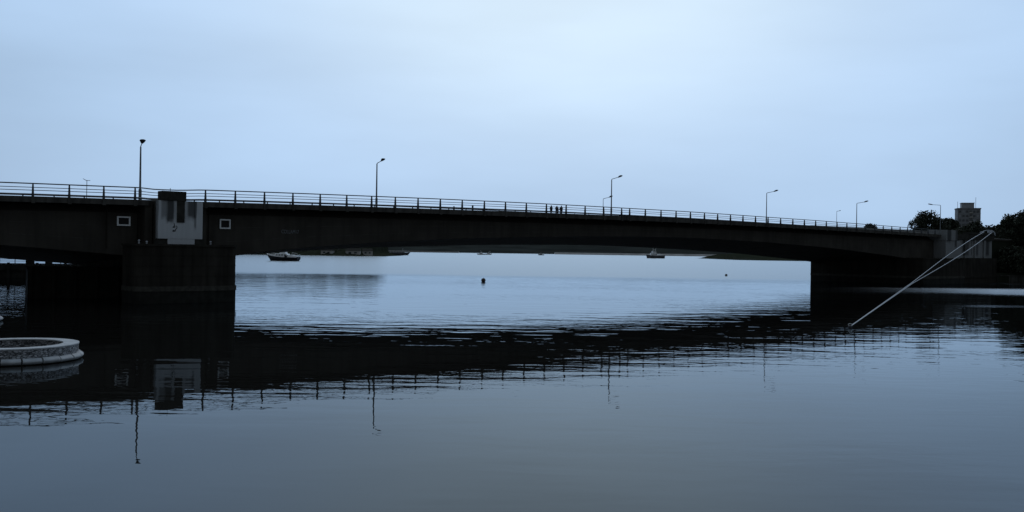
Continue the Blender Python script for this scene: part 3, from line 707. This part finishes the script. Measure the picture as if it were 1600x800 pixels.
mb = MB(); rails_on(mb, 20.5, 6, zt, .05, .97, 1.0, 12); mb.build('guard_rail', M['frame'], t)
# small yachts
def small_boat(name, loc, rz, Lh, label, kind, grp):
    t = empty(name, loc, rz, label, 'boat', grp)
    mb = MB(); zt = hull(mb, Lh, Lh * .32, 1.9, 1.35, 1.3, .12); mb.build('hull', M['white'] if kind != 2 else M['greyhull'], t)
    mb = MB(); mb.box(-Lh * .48, Lh * .3, -Lh * .165, Lh * .165, -.1, .22); mb.build('boot_stripe', M['navy'], t)
    mb = MB(); mb.taper(0, 0, 1.2, 2.5, Lh * .24, Lh * .12, Lh * .17, Lh * .1, -.2)
    if kind == 0: mb.taper(-.5, 0, 2.5, 3.6, Lh * .12, Lh * .1, Lh * .08, Lh * .08)
    c = mb.build('cabin', M['white'], t)
    mb = MB()
    for sd in (-1, 1): mb.box(-Lh * .15, Lh * .12, sd * Lh * .113 - .03, sd * Lh * .113 + .03, 1.75, 2.15)
    mb.build('cabin_window', M['glass'], c)
    mb = MB()
    if kind == 1: mb.tube([(-Lh * .15, 0, 1.3), (Lh * .25, 0, 5.2)], .16, 6); mb.tube([(Lh * .25, 0, 5.2), (Lh * .3, 0, 1.5)], .06, 5)
    mb.tube([(.2, 0, 2.4), (.2, 0, 6.2 if kind == 0 else 4.6)], .09, 6); mb.build('mast', M['frame'], t)
    return t
small_boat('small_yacht', (-43, 1330, 0), math.pi, 11.5, 'white cabin yacht, left of the tiny pair beyond mid span', 0, 'small distant boats')
small_boat('small_yacht', (-33.5, 1370, 0), R(0), 10, 'white boat with a slanting boom, right of the tiny pair beyond mid span', 1, 'small distant boats')
small_boat('small_boat', (44, 1455, 0), math.pi - .3, 9.5, 'tiny grey boat alone beyond the middle of the span', 2, 'small distant boats')
# long low barge by the left headland
t = empty('moored_barge', (-118.5, 962, 0), R(9), 'long low grey barge moored at the tip of the left headland', 'barge')
mb = MB(); zt = hull(mb, 33, 8, 3.0, 2.3, 2.6, .08); mb.build('hull', M['greyhull'], t)
mb = MB(); mb.box(-15, 11, -3.4, 3.4, 2.2, 3.7); mb.build('deckhouse', M['towerlight'], t)
mb = MB()
for k in range(9):
    for sd in (-1, 1): mb.box(-14 + k * 2.8, -12.4 + k * 2.8, sd * 3.42 - .03, sd * 3.42 + .03, 2.8, 3.35)
mb.build('deckhouse_window', M['glass'], t)
mb = MB(); rails_on(mb, 33, 8, zt, .03, .95, 1.9, 12); mb.tube([(9, 0, 3.6), (9, 0, 6.8)], .1, 6); mb.build('guard_rail', M['frame'], t)
# pontoon, marker stake, buoys
t = empty('landing_pontoon', (222, 965, 0), 0, 'thin low pontoon jutting left from the right headland, with a post at its tip', 'pontoon')
mb = MB(); mb.box(0, 26, -1.5, 1.5, -.3, .75); mb.box(-2, 26, -1.7, 1.7, .755, .95); mb.build('deck', M['wood'], t)
for px_ in (.8, 2.1, 14): mb = MB(); mb.tube([(px_, -1.8, -3), (px_, -1.8, 3.6 if px_ < 3 else 1.9)], .28, 6); mb.build('pile', M['wood'], t)
t = empty('marker_stake', (237, 1062, 0), 0, 'thin upright marker stake in the water left of the pontoon', 'marker post')
mb = MB(); mb.tube([(0, 0, -3), (0, 0, 7)], [.42, .3], 8); mb.build('post', M['wood'], t); mb = MB(); mb.taper(0, 0, 6.9, 7.6, .2, .2, .6, .6); mb.build('topmark', M['wood'], t)
def buoy(loc, r, label):
    t = empty('mooring_buoy', loc, 0, label, 'buoy', 'mooring buoys')
    mb = MB(); mb.ball((0, 0, r * .62), r, 18, 12, .95); mb.tube([(0, 0, r * .3), (0, 0, r * .7)], r * 1.015, 18); mb.build('float', M['buoy'], t, smooth=True)
    mb = MB(); mb.tube([(r * .16 * math.cos(a), 0, r * 1.62 + r * .16 * math.sin(a)) for a in [R(x * 36) for x in range(11)]], r * .05, 6); mb.build('mooring_eye', M['steel'], t)
buoy((-5.05, 172, 0), .39, 'larger round dark mooring buoy, below the tiny pair of yachts')
buoy((54.3, 243, 0), .33, 'smaller round dark mooring buoy, below the marker stake')

# ---------------------------------------------------------------- round stone platforms at lower left
def ring(mb, cx, cy, r0, r1, z0, z1, n=64, bul=0, a0=0, a1=2 * math.pi, k=6):
    """ring of masonry; bul > 0 rounds the outer face"""
    secs = []; m = max(2, int(n * (a1 - a0) / (2 * math.pi)))
    full = abs(a1 - a0 - 2 * math.pi) < 1e-6
    for i in range(m + (0 if full else 1)):
        a = a0 + (a1 - a0) * i / m; c, s = math.cos(a), math.sin(a); sec = [(cx + r0 * c, cy + r0 * s, z0)]
        for j in range(k + 1):
            v = j / k; rr = r1 - bul + bul * math.sin(math.pi * (.15 + .78 * v)) if bul else r1
            sec.append((cx + rr * c, cy + rr * s, z0 + (z1 - z0) * v))
        sec.append((cx + r0 * c, cy + r0 * s, z1)); secs.append(sec)
    if full: secs.append(secs[0]); mb.strip(secs, cap=False)
    else: mb.strip(secs)
def platform(name, loc, rad, zt, label):
    t = empty(name, loc, 0, label, 'stone platform', 'round stone platforms'); kz = .05; kt = .31
    mb = MB(); ring(mb, 0, 0, rad - .62, rad, kt - .02, zt - .06, k=2); mb.build('rubble_wall', M['rubble'], t, smooth=False)
    mb = MB(); ring(mb, 0, 0, rad - .68, rad + .03, zt - .055, zt, k=2); mb.build('coping', M['stone'], t)
    nk = 22
    for i in range(nk):
        a0 = 2 * math.pi * i / nk + .012 - .1; a1 = 2 * math.pi * (i + 1) / nk - .012 - .1
        mb = MB(); j = random.uniform(-.012, .012); ring(mb, 0, 0, rad - .2, rad + .24 + j, kz, kt + j, n=220, bul=.18, a0=a0, a1=a1); o = mb.build('kerb_stone', M['stone'], t, smooth=False)
    mb = MB(); ring(mb, 0, 0, rad - .5, rad + .06, -3, kt - .05, k=2); mb.build('footing', M['wet'], t)
    mb = MB(); mb.tube([(0, 0, -2.5), (0, 0, zt - .42)], rad - .6, 48); mb.build('inner_floor', M['wet'], t)
platform('round_platform', (-23.85, 45.9, 0), 2.92, .76, 'round stone platform with a rough wall and pale kerb blocks, lower left')
platform('round_platform', (-39.35, 67.6, 0), 2.95, 1.2, 'pale rounded stone platform tip cut off by the left edge, behind the big round one')

# ---------------------------------------------------------------- mooring ropes
def cray(x, y):
    rho = math.atan(.01417); u = x - 800; v = y - 392.5
    return ((u * math.cos(rho) + v * math.sin(rho)) / 1500, (-u * math.sin(rho) + v * math.cos(rho)) / 1500)
F0 = Vector((26.0, 73.6, .12))
E1 = Vector(bw(178.3, -.9, 11.2)); E2 = Vector(bw(181.9, -1.0, 11.15))
JOIN = F0.lerp(E1, .23)
def rope(way, sag, label):
    # taut rope from the float to the wall head
    pts = []; total = sum((b - a).length for a, b in zip(way, way[1:])); run = 0
    for a, b in zip(way, way[1:]):
        n = max(4, int((b - a).length / 4))
        for i in range(n + (b is way[-1])):
            q = a.lerp(b, i / n); q.z += (sag if b is way[-1] else 0) * math.sin(math.pi * i / n) * (b - a).length / total; pts.append((q, (run + (b - a).length * i / n) / total))
        run += (b - a).length
    mb = MB(); mb.tube([p for p, _ in pts], [.026 + .038 * t_ for _, t_ in pts], 7)
    return tag(mb.build('mooring_rope', M['rope']), label, 'rope', 'taut white mooring ropes')
rope([F0, JOIN, E1], .45, 'upper of two taut white ropes running down from the abutment to the water')
rope([F0 + Vector((.05, 0, .0)), JOIN + Vector((.1, 0, -.06)), E2], -.5, 'lower of two taut white ropes running down from the abutment to the water')
x, y, z = bw(181.6, -.8, 11.0)
t = empty('rope_bollard', (x, y, z), 0, 'pale bollard wound with white rope on top of the abutment wall', 'bollard')
mb = MB(); mb.tube([(0, 0, 0), (0, 0, .8)], .3, 12); mb.tube([(0, 0, .8), (0, 0, .95)], .42, 12); mb.build('post', M['steel'], t)
mb = MB()
for k in range(4):
    rr = .42 + .06 * (k % 2); mb.tube([(rr * math.cos(a), rr * math.sin(a), .12 + .14 * k + .03 * math.sin(3 * a)) for a in [R(q * 24) for q in range(16)]], .09, 6)
mb.tube([(-.4, -.3, .6), (-1.1, -.35, .62), (-1.7, -.2, .35), (-2.4, -.3, .12)], .1, 6); mb.tube([(.4, -.3, .5), (.8, -.4, .1), (.9, -.5, -.5)], .1, 6); mb.build('rope_coil', M['rope'], t)
t = empty('rope_float', (26.0, 73.6, 0), 0, 'small dark float where the white ropes meet the water', 'float')
mb = MB(); mb.ball((0, 0, .06), .16, 12, 8); mb.build('ball', M['steel'], t, smooth=True)
mb = MB(); mb.tube([(.14 * math.cos(R(q * 36)), 0, .24 + .09 * math.sin(R(q * 36))) for q in range(11)], .02, 6); mb.build('shackle', M['frame'], t)

# ---------------------------------------------------------------- quay seen under the side span, with fence and a parked car
t = empty('timber_quay', (-83, 157, 0), R(14), 'dark timber quay under the left side span, carrying a railing and a car', 'quay')
mb = MB(); mb.box(-40, 24, 0, 16, 1.35, 2.1); mb.box(-40, 24, -.15, -.002, 1.2, 2.15); mb.build('deck', M['wet'], t)
mb = MB(); mb.box(-40, 24, .25, 15.8, -3, 1.34); mb.build('retaining_wall', M['wet'], t)
for k in range(15): mb = MB(); mb.tube([(-38 + k * 4.3, -.3, -3), (-38 + k * 4.3, -.3, 2.5)], .22, 8); mb.build('pile', M['wet'], t)
mb = MB()
for h in (.4, .75, 1.15): mb.box(-40, 24, 14.95, 15.05, 2.1 + h - .05, 2.1 + h + .02)
fr = mb.build('railing', M['steel'], t)
for k in range(26): mb = MB(); mb.box(-39.5 + k * 2.5, -39.4 + k * 2.5, 14.92, 15.08, 2.1, 3.3); mb.build('post', M['steel'], fr)
sh = empty('quay_shed', (-83, 157, 2.1), R(14), 'dark open-sided shed on square columns over the quay, behind the left side span', 'shed')
mb = MB(); mb.box(-46, 30, 4, 15.5, 1.35, 7.7); mb.box(-46.3, 30.3, 3.7, 15.8, 7.7, 8.0); mb.build('heightened_storey', M['wet'], sh)  # upper part heightened so its reflection covers the bright sky slit
mb = MB(); mb.box(14.6, 30, 4.1, 15.4, .01, 1.349); mb.build('end_wall', M['wet'], sh)
for k, (x0, x1) in enumerate(((-12.6, -12.0), (2.2, 3.4), (5.2, 6.2))): mb = MB(); mb.box(x0, x1, 4.4, 5.2, .01, 1.349); mb.build('column', M['wet'], sh)
t = empty('reflection_blocker', (-43.3, 101, 0), R(30), 'added black block beside the left pier, darkening the water reflection', 'added block')  # added block, put here to keep bright sky out of the reflection
mb = MB(); mb.box(-6.8, 4.2, 0, 3, -3, 3.0); mb.build('wall', M['wet'], t)
mb = MB(); mb.box(-6.9, 4.3, -.15, 3.1, 3.001, 3.2); mb.build('deck', M['wet'], t)
for k in range(6): mb = MB(); mb.tube([(-6.5 + k * 2.05, -.35, -3), (-6.5 + k * 2.05, -.35, 3.3)], .18, 8); mb.build('pile', M['wet'], t)
def car(loc, rz):
    t = empty('parked_car', loc, rz, 'dark parked car in silhouette on the quay under the side span', 'car')
    prof = [(-2.15, .35), (-2.2, .75), (-1.95, .95), (-1.5, 1.0), (-.95, 1.38), (-.2, 1.47), (.5, 1.42), (1.05, 1.0), (1.85, .88), (2.15, .65), (2.15, .35)]
    mb = MB(); secs = []
    for yy, sc_ in ((-.86, .0), (-.8, 1), (.8, 1), (.86, 0)):
        secs.append([(x_ * (1 if sc_ else .985), yy * (1 if z_ < 1.02 else .84), z_ if sc_ else z_ * .98) for x_, z_ in prof])
    mb.strip(secs); b_ = mb.build('body', M['carpaint'], t)
    mb = MB()
    for sd in (-1, 1):
        mb.add([(-1.35, sd * .84, 1.02), (.9, sd * .84, 1.02), (.45, sd * .73, 1.36), (-.85, sd * .73, 1.33), (-1.35, sd * .81, 1.02), (.9, sd * .81, 1.02), (.45, sd * .70, 1.36), (-.85, sd * .70, 1.33)],
               [(0, 1, 2, 3), (7, 6, 5, 4), (0, 4, 5, 1), (1, 5, 6, 2), (2, 6, 7, 3), (3, 7, 4, 0)])
    mb.build('side_window', M['glass'], t)
    for x_ in (-1.35, 1.35):
        for sd in (-1, 1):
            mb = MB(); mb.tube([(x_, sd * .88, .32), (x_, sd * .68, .32)], .32, 16); w_ = mb.build('wheel', M['tyre'], t)
            mb = MB(); mb.tube([(x_, sd * .89, .32), (x_, sd * .80, .32)], .19, 12); mb.build('rim', M['pole'], w_)
    for sd in (-1, 1): mb = MB(); mb.box(2.08, 2.17, sd * .6 - .15, sd * .6 + .15, .62, .76); mb.build('headlight', M['frame'], t)
car((-73.7, 165.2, 2.1), R(14))

# ---------------------------------------------------------------- houses on the left headland shore
def house(loc, w, label):
    t = empty('shore_house', loc, random.uniform(-.3, .3), label, 'house', 'small houses on the left headland')
    mb = MB(); mb.box(-w / 2, w / 2, -3, 3, -2, 2.8); mb.build('wall', M['render'], t)
    mb = MB(); mb.add([(-w / 2 - .3, -3.4, 2.8), (w / 2 + .3, -3.4, 2.8), (w / 2 + .3, 3.4, 2.8), (-w / 2 - .3, 3.4, 2.8), (-w / 2, 0, 4.8), (w / 2, 0, 4.8)], [(0, 1, 5, 4), (3, 4, 5, 2), (0, 4, 3), (1, 2, 5), (0, 3, 2, 1)]); mb.build('roof', M['cap'], t)
    mb = MB(); mb.box(-w * .3, -w * .1, -3.05, -2.95, .8, 1.9); mb.box(w * .1, w * .3, -3.05, -2.95, .8, 1.9); mb.build('window', M['glass'], t)
for i, (px_, w, lb) in enumerate(((512, 9, 'small pale house at the left of the headland shore'), (535, 7, 'narrow pale house in the middle of the headland shore'), (552, 11, 'widest pale house on the headland shore'), (574, 8, 'pale house nearest the moored barge'))):
    Y_ = 752 + 12 * (i % 2); house(((px_ - 800) / 1500 * Y_, Y_, 1.2), w, lb)

# ---------------------------------------------------------------- tower block on the right
def tower():
    Y_ = 600; X_ = (1511 - 800) / 1500 * Y_
    t = empty('tower_block', (X_, Y_, 2), R(-16), 'grey high-rise tower block with a rooftop box and aerials, above the trees on the right', 'building'); t.scale = (.88, .9, 1)
    mb = MB(); mb.box(-7.4, 7.4, -6, 6, 0, 33.6); mb.box(-7.7, 7.7, -6.3, 6.3, 33.6, 34.3); wall = mb.build('wall', M['brick'], t)
    mb = MB(); mb.box(-4.4, 3.6, -3.5, 3.5, 34.31, 37.4); mb.box(-4.7, 3.9, -3.8, 3.8, 37.4, 37.7); mb.build('plant_room', M['towerlight'], t)
    mb = MB()
    for z_ in range(12): mb.box(-7.48, 7.48, -6.09, 6.09, 2.75 * z_ + .6, 2.75 * z_ + .85)
    mb.build('floor_band', M['towerlight'], wall)
    for f in range(5, 12):
        for k in range(6):
            x0 = -6.7 + k * 2.3; mb = MB(); mb.box(x0, x0 + 1.5, -6.12, -5.98, 2.75 * f + 1.15, 2.75 * f + 2.45); mb.build('window', M['dimglass'] if (f * 7 + k * 3) % 5 else M['towerlight'], wall)
    mb = MB()
    for f in range(5, 12): mb.box(.1, 2.3, -7.2, -6.1, 2.75 * f + .62, 2.75 * f + 1.5)
    mb.build('balcony', M['render'], wall)
    for (x_, h) in ((-6.6, 4.3), (5.2, 7.0), (2.6, 2.2)): mb = MB(); mb.tube([(x_, 0, 34.2), (x_, 0, 34.2 + h)], .12, 5); mb.build('aerial', M['steel'], t)
tower()

# ---------------------------------------------------------------- trees
def tree(loc, h, r, label, seed, m='leaf', nl=9000, ls=.6, trunk=.35, flat=.8, kind='broadleaf_tree', cat='tree'):
    rnd = random.Random(seed)
    t = empty(kind, loc, 0, label, cat, 'trees on the right bank')
    # trunk with limbs
    mb = MB(); th = h * trunk; tr = max(.15, r * .07)
    mb.tube([(0, 0, -.5), (rnd.uniform(-.2, .2), 0, th * .5), (rnd.uniform(-.4, .4), rnd.uniform(-.4, .4), th), (0, 0, h * .75)], [tr * 1.3, tr, tr * .8, tr * .25], 8)
    clumps = []
    nc = 38
    for i in range(nc):
        a = rnd.uniform(0, 2 * math.pi); u = rnd.random() ** .5; zz = rnd.uniform(-1, 1)
        w = math.sqrt(max(0, 1 - zz * zz)) if zz > 0 else math.sqrt(max(0, 1 - (zz * .8) ** 2))
        cr_ = r * rnd.uniform(.24, .42)
        c = Vector((math.cos(a) * u * w * (r - cr_ * .5), math.sin(a) * u * w * (r - cr_ * .5), h - (h - th) * .5 + zz * (h - th) * .5 * .86))
        clumps.append((c, cr_))
        if i % 2 == 0:
            b0 = Vector((0, 0, th * rnd.uniform(.7, 1.3))); mid = b0.lerp(c, .5) + Vector((0, 0, -.06 * r)); mb.tube([b0, mid, c], [tr * .45, tr * .28, tr * .1], 5)
    mb.build('trunk', M['bark'], t)
    mb = MB()
    for i in range(nl):
        c, cr_ = clumps[rnd.randrange(nc)]
        d = Vector((rnd.gauss(0, 1), rnd.gauss(0, 1), rnd.gauss(0, 1))).normalized() * cr_ * (rnd.random() ** .45) * rnd.choice((1, 1, 1, 1.22))
        d.z *= flat; p = c + d
        n_ = Vector((rnd.gauss(0, 1), rnd.gauss(0, 1), rnd.gauss(0, 1))).normalized(); u = n_.orthogonal().normalized(); w = n_.cross(u)
        q = ls * rnd.uniform(.5, 1.2); mb.add([p + u * q * .5, p + w * q * .35, p - u * q * .5, p - w * q * .35], [(0, 1, 2, 3)])
    mb.build('crown', M[m], t)
def px2(x, Y): return (x - 800) / 1500 * Y
tree((px2(1447, 262), 262, 2.2), 15.2, 5.4, 'broad dark round-crowned tree between the railing end and the rightmost lamp', 3, trunk=.45)
tree((px2(1483, 266), 266, 2.2), 14.0, 3.5, 'narrow dark tree between the rightmost lamp and the tower block', 5, trunk=.45, nl=6500)
tree((px2(1359, 300), 300, 2.2), 13.4, 2.6, 'small tree poking above the railing right of the fifth lamp', 8, 'leaf2', 4200, trunk=.5)
tree((px2(1371, 304), 304, 2.2), 10.8, 3.4, 'low rounded bush behind the railing, right of the small tree', 9, 'leaf2', 4200, trunk=.3)
tree((px2(1399, 300), 300, 2.2), 9.6, 3.4, 'lowest greyish bush behind the railing before the broad tree', 10, 'leaf2', 4200, trunk=.3)
tree((px2(1507, 240), 240, 2.2), 10.4, 4.6, 'low dense tree right in front of the tower block', 11)
tree((px2(1526, 246), 246, 2.2), 12.0, 4.6, 'dense tree below the right corner of the tower block', 12)
tree((px2(1546, 240), 240, 2.2), 10.8, 4.6, 'dense tree behind the rope bollard', 14)
tree((px2(1568, 233), 233, 2.0), 10.6, 4.4, 'dense low tree right of the rope bollard, left of the tallest trees', 15, nl=10000, trunk=.2)
tree((px2(1585, 226), 226, 1.8), 14.2, 4.0, 'tall dark tree at the right edge with a knobbly top', 17, nl=10000, trunk=.2)
tree((px2(1607, 224), 224, 1.8), 14.8, 4.6, 'tallest dark tree, cut off by the right edge', 19, nl=10000, trunk=.2)
tree((px2(1578, 217), 217, 1.6), 6.6, 3.6, 'low spreading shrub on the quay wall under the tall right trees', 21, nl=10000, trunk=.12, kind='shrub', cat='shrub')
tree((px2(1602, 214), 214, 1.6), 6.2, 3.6, 'low shrub on the quay wall at the right edge', 23, nl=10000, trunk=.12, kind='shrub', cat='shrub')
